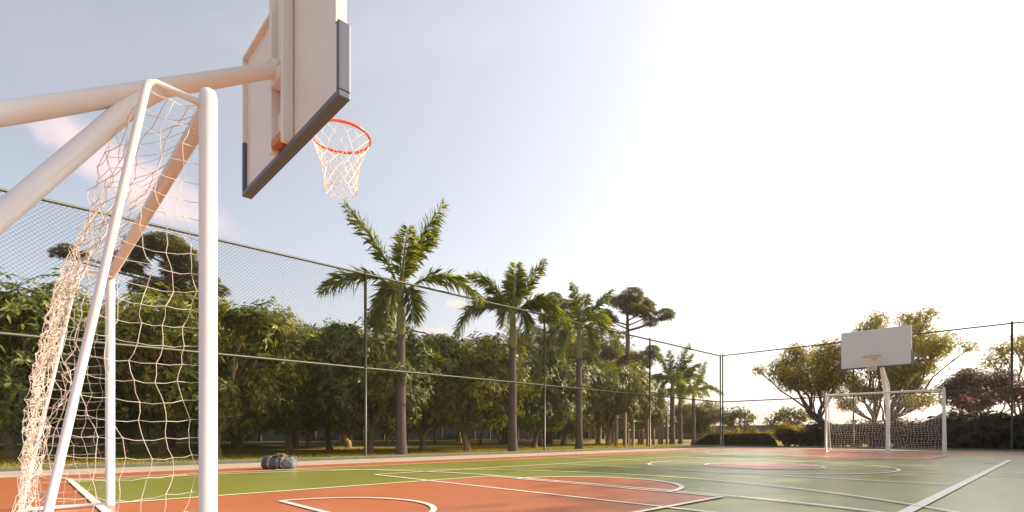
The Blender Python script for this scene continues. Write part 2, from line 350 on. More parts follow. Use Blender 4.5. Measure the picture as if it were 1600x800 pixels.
# ------------------------------------------------------------------ goals
GH = 1.965; GW = 1.57
def stay_y(z): return -.21-(1.94-z)/1.94*.345
def make_goal(cr=.0015, nm='net'):
    root = empty('football_goal')
    for s in (-1, 1):
        m = MB(); m.tube([(s*GW, 0, 0.0), (s*GW, 0, 2.0), (s*GW, 0, 2.025), (s*GW, 0, 2.035)], [.034, .034, .027, .012], 20); m.build('post', M['white'], root, True)
    m = MB(); m.tube([(-GW+.02, 0, GH-.01), (GW-.02, 0, GH-.01)], .033, 18); m.build('crossbar', M['white'], root, True)
    for s in (-1, 1):
        x = s*GW
        m = MB(); m.tube([(x, -.03, 1.965), (x, -.18, 1.975), (x, -.203, 1.965), (x, -.213, 1.94), (x, stay_y(1.0), 1.0), (x, stay_y(0.03), .03)], .0148, 12)
        m.build('net_stay', M['white'], root, True)
        m = MB(); m.tube([(x, -.03, .022), (x, -.555, .022)], .0165, 10); m.build('base_tube', M['white'], root, True)
    m = MB(); m.tube([(-GW, -.558, .02), (GW, -.558, .02)], .0165, 10); m.build('ground_tube', M['white'], root, True)
    # netting
    rnd = random.Random(5); net = MB(); P = {}; E = []
    c = .077; r = cr
    def node(k, p):
        if k not in P: P[k] = Vector(p)
        return k
    rows = 26; dz = 1.93/rows; nx = 36
    def back(i, j):                       # i along x 0..nx, j rows from top
        u = i/nx; v = j/rows; z = 1.94*(1-v)+.02*v; s = math.sin(pi*u)**.55 if 0 < u < 1 else 0
        z -= .28*s*(1-v)**1.5
        y = stay_y(max(z, 0)) - s*(.03 + .07*math.sin(pi*min(1, v+.15))) 
        x = -GW+2*GW*u
        if 0 < i < nx:
            x += .030*math.sin(j*.9+i*.21)*(1 if j % 2 else .4) + rnd.uniform(-.018, .018); y += rnd.uniform(-.03, .02) + .018*math.sin(j*.7+i*.5); z += rnd.uniform(-.015, .015)
        return (x, y, max(z, .012))
    for i in range(nx+1):
        for j in range(rows+1): node(('b', i, j), back(i, j))
    for i in range(nx+1):
        for j in range(rows+1):
            if i < nx: E.append((('b', i, j), ('b', i+1, j)))
            if j < rows: E.append((('b', i, j), ('b', i, j+1)))
    # top panel
    for i in range(nx+1):
        a = Vector((-GW+2*GW*i/nx, -.0, GH+.02)); bb = P[('b', i, 0)]
        node(('t', i, 0), a)
        for j in (1, 2):
            q = a.lerp(bb, j/3); q.z -= .02+rnd.uniform(0, .02); q.x += rnd.uniform(-.015, .015); node(('t', i, j), q)
        ch = [('t', i, 0), ('t', i, 1), ('t', i, 2), ('b', i, 0)]
        for q1, q2 in zip(ch[:-1], ch[1:]): E.append((q1, q2))
        if i:
            for j in (1, 2): E.append((('t', i-1, j), ('t', i, j)))
    # side panels
    for s in (-1, 1):
        for j in range(rows+1):
            z = 1.94*(1-j/rows)+.02*j/rows; sy = stay_y(z); n = 0; last = None
            yk = -.004
            kk = 0
            while yk > sy+.03:
                wig = .024*math.sin(j*.62+1.1+s)+.012*math.sin(j*1.9+kk) if kk else .006*math.sin(j)
                off = .02*math.sin(pi*min(1, kk*.077/-sy))
                node((s, j, kk), (s*(GW+ (-.02 if kk == 0 else 0))+rnd.uniform(-.012, .012)+off*s*.5, yk+wig*(1 if kk else .3), z-.022*math.sin(pi*kk*c/-sy)+rnd.uniform(-.006, .006)))
                if last is not None: E.append((last, (s, j, kk)))
                last = (s, j, kk)
                if (s, j-1, kk) in P: E.append(((s, j-1, kk), last))
                kk += 1; yk = -kk*c
            e = (s, j, 'e'); node(e, (s*GW, sy, z)); E.append((last, e))
    def cord(a, d, r):
        mid = (a+d)/2 + Vector((rnd.uniform(-.006, .006), rnd.uniform(-.006, .006), -.005)); net.tube([a, mid, d], r, 4, False)
    for e1, e2 in E: cord(P[e1], P[e2], r)
    for k, p in P.items():
        rr = .0038
        v = [p+Vector(q)*rr for q in ((1, 0, 0), (-1, 0, 0), (0, 1, 0), (0, -1, 0), (0, 0, 1), (0, 0, -1))]
        net.add(v, [(0, 2, 4), (2, 1, 4), (1, 3, 4), (3, 0, 4), (2, 0, 5), (1, 2, 5), (3, 1, 5), (0, 3, 5)])
    net.build('net', M[nm], root)
    return root
goal = make_goal(); goal.location = (-3.99, .57, .0); goal.scale = (1, 1, 1)
tag(goal, 'white steel football goal with sagging net close to the camera', 'goal', 'football goals at both ends of the court')
goal2 = make_goal(.0030, 'hoopnet'); goal2.location = (-3.99, 2*CY-.50, 0); goal2.rotation_euler.z = pi
tag(goal2, 'white football goal with square net at the far end of the court', 'goal', 'football goals at both ends of the court')

# ------------------------------------------------------------------ basketball hoops
def make_hoop(cr=.0026):
    root = empty('basketball_hoop')
    m = MB(); m.tube([(0, 0, 0), (0, 0, 2.12), (0, .05, 2.27)], [.058, .058, .056], 24); m.build('pole', M['white'], root, True)
    m = MB(); m.box((0, 0, .008), (.34, .34, .016)); m.build('base_plate', M['white'], root, bevel=.004)
    m = MB(); m.tube([(0, -.02, 2.19), (0, .3, 2.39), (0, 1.66, 3.275)], [.058, .058, .050], 24); m.build('arm', M['white'], root, True)
    m = MB(); m.tube([(0, 0, 1.47), (0, .82, 2.68), (0, .95, 2.81)], [.056, .056, .050], 24); m.build('brace', M['white'], root, True)
    BY = 1.72; zb, zt = 2.70, 3.83
    m = MB(); m.box((0, BY+.012, (zb+zt)/2), (1.80, .036, zt-zb)); bd = m.build('backboard', M['white'], root, bevel=.003)
    # folded rim of the board
    m = MB()
    m.box((.893, BY-.012, (zb+zt)/2+.205), (.020, .060, zt-zb-.42)); m.box((-.893, BY-.012, (zb+zt)/2+.205), (.020, .060, zt-zb-.42)); m.box((0, BY-.012, zt+.004), (1.80, .060, .02))
    m.build('board_edge', M['white'], bd, bevel=.002)
    m = MB(); zp = zb-.02
    m.box((0, BY+.002, zp), (1.86, .078, .042))
    for s in (-1, 1): m.box((s*.915, BY+.002, zp+.231), (.034, .078, .42))
    m.build('edge_pad', M['pad'], bd, bevel=.006)
    for x in (-.055, .10):
        pass
    m = MB(); m.box((.135, BY-.048, 3.27), (.05, .075, 1.16)); m.build('back_rail', M['white'], root, bevel=.004)
    m = MB(); m.box((-.095, BY-.048, 3.27), (.05, .075, 1.16)); m.build('back_rail', M['white'], root, bevel=.004)
    m = MB(); m.box((.02, BY-.030, 3.52), (.178, .03, .66)); m.box((.02, BY-.030, 2.86), (.178, .03, .22)); m.build('mounting_plate', M['white'], root, bevel=.003)
    m = MB(); m.tube([(0, 1.62, 3.252), (0, 1.69, 3.295)], [.062, .062], 20); m.box((.02, BY-.062, 3.20), (.17, .06, .09)); m.build('arm_flange', M['white'], root, bevel=.003)
    m = MB(); m.box((.02, BY-.052, 2.745), (.19, .07, .055)); m.build('lower_bracket', M['bracket'], root, bevel=.004)
    # rim
    RY = BY+.03+.16+.225; RZ = 2.965
    rim = MB(); pts = [(.228*math.cos(a), RY+.228*math.sin(a), RZ) for a in [2*pi*i/40 for i in range(41)]]; rim.tube(pts, .0105, 10, False)
    rim.box((0, BY+.036, RZ-.03), (.13, .012, .11)); 
    for s in (-1, 1): rim.tube([(s*.045, BY+.04, RZ-.005), (s*.10, RY-.20, RZ-.002)], .008, 8); rim.tube([(s*.035, BY+.04, RZ-.075), (s*.09, RY-.21, RZ-.012)], .007, 8)
    rm = rim.build('rim', M['rim'], root, True)
    net = MB(); nl = 14; prof = [(.225, 0), (.205, -.055), (.182, -.11), (.162, -.165), (.146, -.215), (.134, -.265), (.127, -.315), (.124, -.36), (.126, -.405)]
    rnd = random.Random(3); P = {}
    for j, (rr, z) in enumerate(prof):
        for i in range(nl):
            a = 2*pi*(i+.5*(j % 2))/nl; P[i, j] = Vector((rr*math.cos(a)+rnd.uniform(-.004, .004), RY+rr*math.sin(a)+rnd.uniform(-.004, .004), RZ-.008+z+rnd.uniform(-.004, .004)))
    for j in range(len(prof)-1):
        for i in range(nl):
            for q in ((i, i-1) if j % 2 == 0 else (i, i+1)):
                net.tube([P[i, j], P[q % nl, j+1]], cr, 5, False)
    for i in range(nl):
        j = len(prof)-1; A = P[i, j]; B = P[(i+1) % nl, j]; net.tube([A, (A+B)/2-Vector((0, 0, .02)), B], .003, 5, False)
    for p in P.values():
        v = [p+Vector(q)*.006 for q in ((1, 0, 0), (-1, 0, 0), (0, 1, 0), (0, -1, 0), (0, 0, 1), (0, 0, -1))]
        net.add(v, [(0, 2, 4), (2, 1, 4), (1, 3, 4), (3, 0, 4), (2, 0, 5), (1, 2, 5), (3, 1, 5), (0, 3, 5)])
    net.build('hoop_net', M['hoopnet'], rm)
    return root
hoop = make_hoop(); hoop.location = (CX, -.28, 0)
tag(hoop, 'near basketball hoop, white backboard seen from behind with grey padded edge', 'basketball hoop', 'basketball hoops at both ends')
hoop2 = make_hoop(.0055); hoop2.location = (CX, 2*CY+.28-.1, 0); hoop2.rotation_euler.z = pi
tag(hoop2, 'distant basketball hoop standing above the far goal, white board facing the court', 'basketball hoop', 'basketball hoops at both ends')

# ------------------------------------------------------------------ duffel bag
def make_bag():
    root = empty('duffel_bag', (-9.43, 3.33, .008), YAW+R_(4), 'blue-grey duffel bag with tan straps lying on the court edge by the fence', 'bag')
    rnd = random.Random(8); n, mseg = 22, 24
    def surf(t, a):                       # t -1..1 along, a angle
        ex = (1-abs(t)**5)**.5 if abs(t) < 1 else 0
        lx = .255*t; r = .125*(.80+.20*ex)
        y = math.cos(a)*r*1.1; z = math.sin(a)*r
        z = max(z, -.095) if z < 0 else z
        sag = .030*math.sin(t*5+1)+.028*math.sin(a*3+t*9)+.024*math.sin(a*7-t*15)+.02*math.sin(a*5+t*22)
        return (lx, y*(1+sag*2), .098+z*(1+sag*1.6)*(1.06-.22*(t+.05)**2*0-.08*math.sin(3*t+.4)))
    ts = [-1+2*i/n for i in range(n+1)]
    def body(i0, i1, m_, nm):
        b = MB(); v = [surf(ts[i], 2*pi*k/mseg) for i in range(i0, i1+1) for k in range(mseg)]
        f = [(i*mseg+k, i*mseg+(k+1) % mseg, (i+1)*mseg+(k+1) % mseg, (i+1)*mseg+k) for i in range(i1-i0) for k in range(mseg)]
        b.add(v, f); return b.build(nm, m_, root, True)
    body(0, 10, M['bagblue'], 'body'); body(10, n, M['bagpale'], 'light_panel')
    for e, mm, s in ((-1, M['bagdark'], -1), (1, M['bagpale'], 1)):
        b = MB(); ring = [surf(e, 2*pi*k/mseg) for k in range(mseg)]; ring2 = [(x+s*.022, y*.8, .098+(z-.098)*.8) for x, y, z in ring]; ring3 = [(x+s*.03, y*.3, .098+(z-.098)*.3) for x, y, z in ring]
        b.add(ring+ring2+ring3, [(k, (k+1) % mseg, mseg+(k+1) % mseg, mseg+k) for k in range(mseg)]+[(mseg+k, mseg+(k+1) % mseg, 2*mseg+(k+1) % mseg, 2*mseg+k) for k in range(mseg)]+[tuple(range(2*mseg, 3*mseg))])
        b.build('end_panel', mm, root, True)
    def band(t, w, m_, nm, off=.006, slant=0):
        b = MB(); v = []
        for k in range(mseg+1):
            a = 2*pi*k/mseg
            for q in (-w/2, w/2):
                x, y, z = surf(min(.98, max(-.98, t+q/.255+slant*math.cos(a))), a); v.append((x, y*(1+off*8), .098+(z-.098)*(1+off*8)))
        b.add(v, [(2*k, 2*k+1, 2*k+3, 2*k+2) for k in range(mseg)]); b.build(nm, m_, root, True)
    band(.38, .034, M['strap'], 'strap', slant=.08); band(.30, .02, M['bagdark'], 'strap', slant=.1); band(-.25, .03, M['strap'], 'strap', slant=.35); band(-.1, .05, M['bagdark'], 'strap', .004, -.4)
    for y, ph in ((-.03, 0), (.04, 1)):
        b = MB(); pts = [(-.12+.30*i/10, y-.05*math.sin(pi*i/10), .215+.052*math.sin(pi*i/10)+.01*math.sin(i*2+ph)) for i in range(11)]; b.tube(pts, .010, 6); b.build('handle', M['bagdark'] if ph else M['strap'], root, True)
    b = MB(); pts = [(.255, 0, .19), (.29, -.03, .215), (.305, -.03, .19), (.28, 0, .15)]; b.tube(pts, .010, 6); b.build('end_loop', M['strap'], root, True)
    b = MB(); b.box((-.02, -.02, .222), (.16, .10, .018), .3); b.build('pocket_flap', M['bagdark'], root, bevel=.006)
make_bag()

# ------------------------------------------------------------------ foliage
def rand_unit(rng, n):
    v = rng.normal(size=(n, 3)); return v/np.linalg.norm(v, axis=1)[:, None]
def leaves(name, centers, axes, nl, ln, wd, spread, mat_, parent, rng, droop=.25):
    """a whorl of nl pointed leaves at each centre, opening along each axis"""
    n = len(centers); nn = n*nl
    c = np.repeat(centers, nl, 0); ax = np.repeat(axes, nl, 0)
    t = np.cross(ax, rand_unit(rng, nn)); t /= np.linalg.norm(t, axis=1)[:, None]+1e-9
    d = ax*(1-spread)*rng.uniform(.3, 1.2, (nn, 1)) + t*spread; d[:, 2] -= droop*rng.uniform(.2, 1, nn); d /= np.linalg.norm(d, axis=1)[:, None]+1e-9
    side = np.cross(d, ax+rand_unit(rng, nn)*.35); side /= np.linalg.norm(side, axis=1)[:, None]+1e-9
    up = np.cross(side, d)
    l = ln*rng.uniform(.65, 1.2, (nn, 1)); w = wd*rng.uniform(.7, 1.2, (nn, 1))
    base = c+d*l*.06; mid = c+d*l*.52+up*l*.05; tip = c+d*l-up*l*.10*0+np.array([0, 0, -1])*l*droop*.5
    V = np.stack([base, mid+side*w*.5-up*w*.12, tip, mid-side*w*.5-up*w*.12], 1)
    return np_mesh(name, V, 4, mat_, parent, [(0, 1, 2), (0, 2, 3)])
def lobe_points(lobes, n, rng, shell=.55, up=.35, flat=1):
    """points and outward axes through a set of ellipsoid lobes (centre, radii); denser to the outside"""
    vol = np.array([l[1][0]*l[1][1]*l[1][2] for l in lobes])**.75; pr = vol/vol.sum()
    k = rng.choice(len(lobes), n, p=pr); u = rand_unit(rng, n); r = rng.uniform(0, 1, n)**(1/3.0*(1-shell)+.02)
    r = np.where(rng.uniform(size=n) < .25, rng.uniform(.2, 1, n), r)
    cc = np.array([l[0] for l in lobes])[k]; rr = np.array([l[1] for l in lobes])[k]
    p = cc+u*rr*(r*rng.uniform(.88, 1.10, n))[:, None]
    a = u+np.array([0, 0, up]); a /= np.linalg.norm(a, axis=1)[:, None]
    return p, a
def limb(b, p0, p1, r0, r1, rnd, n=5, wob=.08, sides=7):
    p0 = Vector(p0); p1 = Vector(p1); ln = (p1-p0).length; pts = []; 
    for i in range(n+1):
        t = i/n; p = p0.lerp(p1, t)
        if 0 < i < n: p = p+Vector((rnd.uniform(-1, 1), rnd.uniform(-1, 1), rnd.uniform(-.5, .5)))*ln*wob
        pts.append(p)
    b.tube(pts, [r0+(r1-r0)*i/n for i in range(n+1)], sides, False); return pts
def skeleton(lobes, fork, r0, rnd, bark, root, stems=1, twigs=3, lean=(0, 0), flare=1.3, spread=.15):
    b = MB(); fp = []
    for s in range(stems):
        q = (fork[0]+rnd.uniform(-.4, .4)*(stems > 1), fork[1]+rnd.uniform(-.4, .4)*(stems > 1), fork[2]*rnd.uniform(.85, 1.1))
        base = (rnd.uniform(-spread, spread)*(stems > 1), rnd.uniform(-spread, spread)*(stems > 1), -.08)
        mid = (base[0]*.6+q[0]*.4+rnd.uniform(-.06, .06), base[1]*.6+q[1]*.4+rnd.uniform(-.06, .06), q[2]*.45)
        rr = r0/(stems**.4)
        b.tube([base, (base[0], base[1], .06), (base[0]*.8+mid[0]*.2, base[1]*.8+mid[1]*.2, .25), mid, q], [rr*flare, rr*flare*.9, rr*1.12, rr, rr*.85], 9, False); fp.append(q)
    b.build('trunk', bark, root, True)
    b = MB()
    for (c, r) in lobes:
        q = min(fp, key=lambda f: (f[0]-c[0])**2+(f[1]-c[1])**2)
        pts = limb(b, q, (c[0], c[1], c[2]-r[2]*.35), r0*.50, r0*.2, rnd, 5, .06)
        for k in range(twigs):
            st = pts[rnd.choice((2, 3, 4, 5))]; d = Vector((rnd.uniform(-1, 1)*r[0], rnd.uniform(-1, 1)*r[1], rnd.uniform(-.2, .8)*r[2]))
            e = Vector(c)+d*.8; p2 = limb(b, st, e, r0*.2, r0*.06, rnd, 4, .07, 5)
            for _ in range(2):
                limb(b, p2[2], e+Vector((rnd.uniform(-1, 1), rnd.uniform(-1, 1), rnd.uniform(-.3, .8)))*max(r)*.45, r0*.09, r0*.03, rnd, 3, .08, 4)
    b.build('limb', bark, root, True)
def broad_tree(seed, h, w, zc, nwh, leaf, bark, nm='orchard_tree', ln=.23, wd=.062, nlobe=34, r0=.115, nl=7, spread=.8):
    rnd = random.Random(seed); rng = np.random.default_rng(seed); root = empty(nm)
    lobes = []
    for i in range(nlobe):
        a = i*2.4+rnd.uniform(-.4, .4); f = (i+.5)/nlobe; rad = w*.5*math.sin(pi*(.22+.68*(1-f)))*rnd.uniform(.5, .85); z = zc+(h-zc)*(.12+.76*f)
        rr = w*rnd.uniform(.10, .16); lobes.append(((rad*math.cos(a), rad*math.sin(a), z), (rr, rr, rr*rnd.uniform(.75, 1.0))))
    skeleton(lobes, (rnd.uniform(-.15, .15), rnd.uniform(-.15, .15), zc*rnd.uniform(.7, .85)), r0, rnd, bark, root)
    p, a = lobe_points(lobes, int(nwh/22), rng, .7, .25)          # sprays of whorls with gaps between
    k = np.repeat(np.arange(len(p)), 22); cr = w*.050*rng.uniform(.6, 1.35, len(p))[k]
    off = rng.normal(size=(len(k), 3)); off[:, 2] *= .55
    pp = p[k]+off*cr[:, None]; aa = a[k]*.9+off*.45+np.array([0, 0, .25]); aa /= np.linalg.norm(aa, axis=1)[:, None]
    pp[:, 2] = np.maximum(pp[:, 2], zc*.62)
    leaves('crown', pp, aa, nl, ln, wd, spread, leaf, root, rng)
    return root
def place(proto, x, y, rz, sc, label, cat, group, first=set()):
    o = proto if proto.name not in first else copy_tree(proto)
    first.add(proto.name)
    o.location = (x, y, -.03); o.rotation_euler.z = rz; o.scale = (sc, sc, sc) if not hasattr(sc, '__len__') else sc
    return tag(o, label, cat, group)

# orchard prototypes (mango-like whorled leaves)
PA = [broad_tree(11+i, 4.2, 4.9, 1.05, 5200, M['leafE'] if i in (1, 3) else M['leafA'], M['bark'] if i % 2 else M['palebark']) for i in range(5)]
PB = [broad_tree(31+i, 7.6, 6.2, 2.4, 6500, M['leafB'], M['palebark'], 'tall_tree', .17, .06, 34, .17, 8, .75) for i in range(3)]
PS = [broad_tree(51+i, 4.6, 5.0, 1.25, 2300, M['leafA'], M['palebark'], 'orchard_tree', .32, .11, 26, .075) for i in range(2)]    # rows far back
GO = 'trees of the grove beyond the long fence'
front = [  # px, depth, proto, rz, scale, label
    (338, 14.2, 0, .5, 1.0, 'broad-leaved tree with low leaning branch just right of the near goalpost'),
    (578, 16.6, 1, 2.0, .95, 'low broad-leaved tree with stout pale trunk just left of the tallest palm'),
    (730, 19.6, 2, 1.0, 1.0, 'broad-leaved tree forking low between the two tallest palms'),
    (20, 12.9, 3, .2, 1.02, 'big dark leafy tree at the left edge beyond the fence'),
    (150, 15.5, 4, 4.0, .98, 'leafy tree seen through the net of the near goal'),
    (255, 17.0, 2, 2.6, 1.0, 'leafy tree seen between the posts of the near goal'),
    (452, 18.6, 4, 1.3, 1.05, 'slim pale-trunked tree right behind the duffel bag'),
    (515, 21.5, 1, 5.0, 1.1, 'tree with crooked pale trunk midway between bag and tallest palm'),
    (660, 21, 0, 3.3, .95, 'shaded leafy tree showing just right of the tallest palm trunk'),
    (835, 24, 3, 2.2, 1.02, 'leafy tree just right of the second palm trunk'),
    (880, 28, 1, .7, 1.05, 'leafy tree just left of the third palm trunk'),
    (950, 30, 4, 5.1, 1.12, 'leafy tree right of the third palm behind the timber exercise posts'),
    (1003, 34, 2, 3.9, .80, 'leafy tree behind the shorter timber exercise posts'),
    (1085, 42, 0, 5.7, .75, 'small leafy tree behind the cluster of small palms'),
]
for px, d, k, rz, sc, lb in front:
    p = at(px, d); place(PA[k], p.x, p.y, rz, sc, lb, 'tree', GO)
rnd = random.Random(77)
# deeper rows
cnt = 0
for row, X in enumerate((-19.5, -23.5, -28, -33, -38.5, -43.5)):
    y = -9+rnd.uniform(0, 2)
    while y < 22+row*8.5:
        x = X+rnd.uniform(-.8, .8); p = Vector((x, y, 0)); d = p.dot(F); px = 800+814*p.dot(RT)/d
        if d > 13 and px < 985 and not (row < 2 and 655 < px < 712) and not any((at(q[0], q[1])-p).length < 2.6 for q in front):
            pr_ = PS[cnt % 2] if row > 1 else PA[(cnt*3+1) % 5]
            place(pr_, x, y, rnd.uniform(0, 6.3), rnd.uniform(.9, 1.15)*(1.0+.05*row), 'dark leafy tree deep in the grove beyond the long fence', 'tree', GO); cnt += 1
        y += rnd.uniform(3.9, 5.4)
# taller loose-crowned trees above the grove: px, depth, proto, scale
for px, d, k, sc, lb in ((462, 30, 0, .93, 'tall pale green tree rising behind the grove above the bag'), (548, 29, 1, .88, 'tall tree rising left of the fence post by the tallest palm'),
                     (630, 30, 2, .86, 'tall tree directly behind the tallest palm trunk'), (368, 27, 1, 1.02, 'tall tree rising behind the grove right of the near goalpost'),
                     (790, 36, 0, .95, 'tall rounded tree behind the second palm'), (842, 34, 2, 1.02, 'tall tree between the second and third palms'),
                     (935, 36, 1, 1.05, 'tall soft-leaved tree right behind the third palm'), (958, 38, 0, .86, 'soft-leaved tree below the umbrella-shaped pine')):
    p = at(px, d); place(PB[k], p.x, p.y, px*.7, sc, lb, 'tree', 'tall trees rising above the grove')

# ------------------------------------------------------------------ flat-topped pines
def pine(seed, base, tufts, trunk_h, lean, label, nwh=185):
    rnd = random.Random(seed); rng = np.random.default_rng(seed); root = empty('umbrella_pine', base, 0, label, 'tree', 'pines standing above the grove')
    b = MB(); top = Vector((lean, 0, trunk_h)); b.tube([(0, 0, -.1), (lean*.3, 0, trunk_h*.4), (lean*.6, .1, trunk_h*.75), top], [.26, .20, .14, .07], 9, False); b.build('trunk', M['bark'], root, True)
    br = MB(); pts = []; axs = []
    for (u, z, r) in tufts:
        v = rnd.uniform(-1, 1)*max(.4, 1.6-abs(u)*.3); q = RT*u+F*v; c = Vector((q.x, q.y, z)); r *= .95
        zs = min(trunk_h-.2, z-.35-.22*abs(u)); st = Vector((lean*zs/trunk_h, 0, zs)); mid = st.lerp(c, .55)+Vector((0, 0, -.25*r))
        br.tube([st, mid, c-Vector((0, 0, .15))], [.06, .045, .025], 5, False)
        for _ in range(4): br.tube([mid.lerp(c, .5), c+Vector((rnd.uniform(-1, 1), rnd.uniform(-1, 1), rnd.uniform(-.3, .4)))*r*.7], [.025, .01], 4, False)
        n = int(nwh*(r/.6)**2); uu = rand_unit(rng, n); rr = rng.uniform(.45, 1, n)**.5
        pts.append(np.array(c)+uu*np.array([r, r, r*.6])*rr[:, None]); axs.append(uu*.6+np.array([0, 0, .7]))
    br.build('limb', M['bark'], root, True)
    a = np.concatenate(axs); a /= np.linalg.norm(a, axis=1)[:, None]
    leaves('crown', np.concatenate(pts), a, 9, .24, .035, .75, M['leafC'], root, rng, .0)
d = 33; s = 814/d
def tz(y): return .61+(679-y)/s
T1 = [((x-979)/s, tz(y), r) for x, y, r in ((983, 466, .75), (962, 478, .7), (1003, 472, .7), (1018, 474, .5), (945, 492, .55), (1034, 496, .62), (1020, 500, .5), (975, 488, .6), (993, 490, .6), (955, 500, .45), (1008, 494, .55),
       (1022, 545, .5), (1008, 556, .55), (1028, 556, .35), (960, 548, .5), (1000, 572, .5), (985, 560, .5), (1012, 585, .45), (970, 575, .5))]
pine(4, at(979, d), T1, 8.6, .05, 'umbrella-shaped pine with dark tufts rising right of the third palm')
d = 36; s = 814/d
T2 = [((x-858)/s, tz(y), r) for x, y, r in ((848, 474, .6), (866, 466, .6), (884, 474, .65), (862, 486, .5), (838, 486, .5), (880, 492, .5), (900, 486, .45), (850, 500, .5))]
pine(9, at(858, d), T2, 8.8, .1, 'dark pine top showing between the second and third palms')
d = 25; s = 814/d
T3 = [((x-265)/s, tz(y), r) for x, y, r in ((250, 398, .8), (278, 392, .9), (300, 408, .8), (225, 420, .8), (265, 415, .9), (310, 425, .7), (205, 440, .7), (240, 440, .9), (285, 440, .9), (335, 440, .4), (345, 455, .4), (98, 398, .35), (115, 394, .4), (130, 400, .3))]
pine(14, at(265, d), T3, 9.4, -.2, 'high pine seen through the net beneath the orange-lit crossbar', 200)

# ------------------------------------------------------------------ palms
def frond(b, root, o, az, pts2, plume, rng, rnd):
    """rachis through (out, up) points in the vertical plane of azimuth az; leaflets set all round it"""
    h = Vector((math.cos(az), math.sin(az), 0)); P = [Vector(o)+h*u+Vector((0, 0, z)) for u, z in pts2]
    # Catmull-Rom resample
    Q = []; E = [P[0]*2-P[1]]+P+[P[-1]*2-P[-2]]
    for i in range(1, len(E)-2):
        for k in range(8):
            t = k/8; a, b1, c, d_ = E[i-1], E[i], E[i+1], E[i+2]
            Q.append(.5*((2*b1)+(c-a)*t+(2*a-5*b1+4*c-d_)*t*t+(3*b1-a-3*c+d_)*t**3))
    Q.append(P[-1]); n = len(Q)
    rb = MB(); rb.tube(Q, [.035*(1-i/n)+.006 for i in range(n)], 6, False)
    fr = rb.build('frond', M['rachis'], root, True)
    V = []
    side = h.cross(Vector((0, 0, 1)))
    for i in range(n-1):
        f = i/(n-1)
        if f < .13: continue
        env = min(1, (f-.08)/.22)*(1-.62*max(0, (f-.55)/.45)**1.6)
        t = (Q[i+1]-Q[i]).normalized(); nr = side.cross(t).normalized()
        for k in range(15):
            s = 1 if k % 2 else -1; p = Q[i].lerp(Q[i+1], rnd.random())
            tw = rnd.uniform(-.9, 1.0); l = plume*env*rnd.uniform(.75, 1.15)
            d1 = (t*rnd.uniform(.45, 1.25)+side*s*math.cos(tw)+nr*math.sin(tw)*.9).normalized()
            w = .0085*rnd.uniform(.8, 1.2); sd_ = d1.cross(Vector((rnd.uniform(-.4, .4), rnd.uniform(-.4, .4), 1))).normalized()
            p1 = p+d1*l*.5+Vector((0, 0, -.05*l)); p2 = p+d1*l*.95+Vector((0, 0, -.30*l*rnd.uniform(.1, 1.4)))
            V.append([p, p1+sd_*w, p2, p1-sd_*w])
    np_mesh('leaflets', np.array([[tuple(q) for q in v] for v in V]), 4, M['palmleaf'], fr, [(0, 1, 2), (0, 2, 3)])
A_R = math.atan2(RT.y, RT.x)                  # towards the photograph's right
def palm(seed, loc, zc, r0, fr, label, plume=.60, shaft=1.25, spear=True, deads=True):
    rnd = random.Random(seed); rng = np.random.default_rng(seed); root = empty('palm_tree', loc, 0, label, 'palm tree', 'palms in a row beyond the long fence')
    zt = zc-shaft; b = MB()
    n = 26; b.tube([(0.01*math.sin(i*.5), 0, -.05+(zt+.05)*i/n) for i in range(n+1)], [r0*(1.30-.30*min(1, i/4))*(1-.22*i/n)*(1+(.035 if i % 2 else 0)) for i in range(n+1)], 14, False); b.build('trunk', M['palmbark'], root, True)
    b = MB(); b.tube([(0, 0, zt-.02), (0, 0, zt+.12), (0, 0, zt+shaft*.35), (0, 0, zt+shaft*.8), (0, 0, zc+.15)], [r0*.8, r0*.95, r0*.88, r0*.62, r0*.35], 14, False); b.build('crownshaft', M['shaft'], root, True)
    for da, pts in fr: frond(b, root, (0, 0, zc-.1), A_R+R_(da), pts, plume, rng, rnd)
    if spear: b = MB(); b.tube([(0, 0, zc), (-.03, 0, zc+.9), (-.06, 0, zc+1.75)], [.03, .018, .004], 6); b.build('spear_leaf', M['palmleaf'], root, True)
    if deads:
        b = MB()
        for s in (-1, 1):
            h = RT*s; b.tube([Vector((0, 0, zt+.02)), h*.35+Vector((0, 0, zt+.10)), h*.7+Vector((0, 0, zt+.04)), h*(.95+.1*s)+Vector((0, 0, zt-.12))], [.03, .025, .018, .008], 6, False)
        b.build('flower_stalk', M['dead'], root, True)
    return root
UPR = [(0, 0), (.25, .8), (.62, 1.7), (1.15, 2.55)]
ARC = [(0, 0), (.6, .50), (1.4, .55), (2.25, -.05)]
DRP = [(0, 0), (.35, .15), (.62, -.35), (.70, -1.15)]
def sc_(pts, k, kz=None): return [(u*k, z*(kz or k)) for u, z in pts]
palm(1, (-12.98, 7.95, -.03), 4.75, .145, [
    (180, [(0, 0), (.40, .9), (.95, 1.75), (1.60, 2.55)]), (0, [(0, 0), (.25, .9), (.65, 1.75), (1.22, 2.58)]), (25, [(0, 0), (.20, .7), (.55, 1.4), (1.05, 2.0)]),
    (176, [(0, 0), (.8, .55), (1.6, .5), (2.35, .12)]), (3, [(0, 0), (.8, .50), (1.6, .42), (2.3, -.15)]), (190, DRP), (150, sc_(DRP, .8)),
    (-35, sc_(DRP, .7)), (-70, [(0, 0), (.3, .6), (.75, 1.1), (1.3, 1.4)]), (115, sc_(ARC, .8))],
    'tallest and nearest royal palm with pale crownshaft and raised fronds')
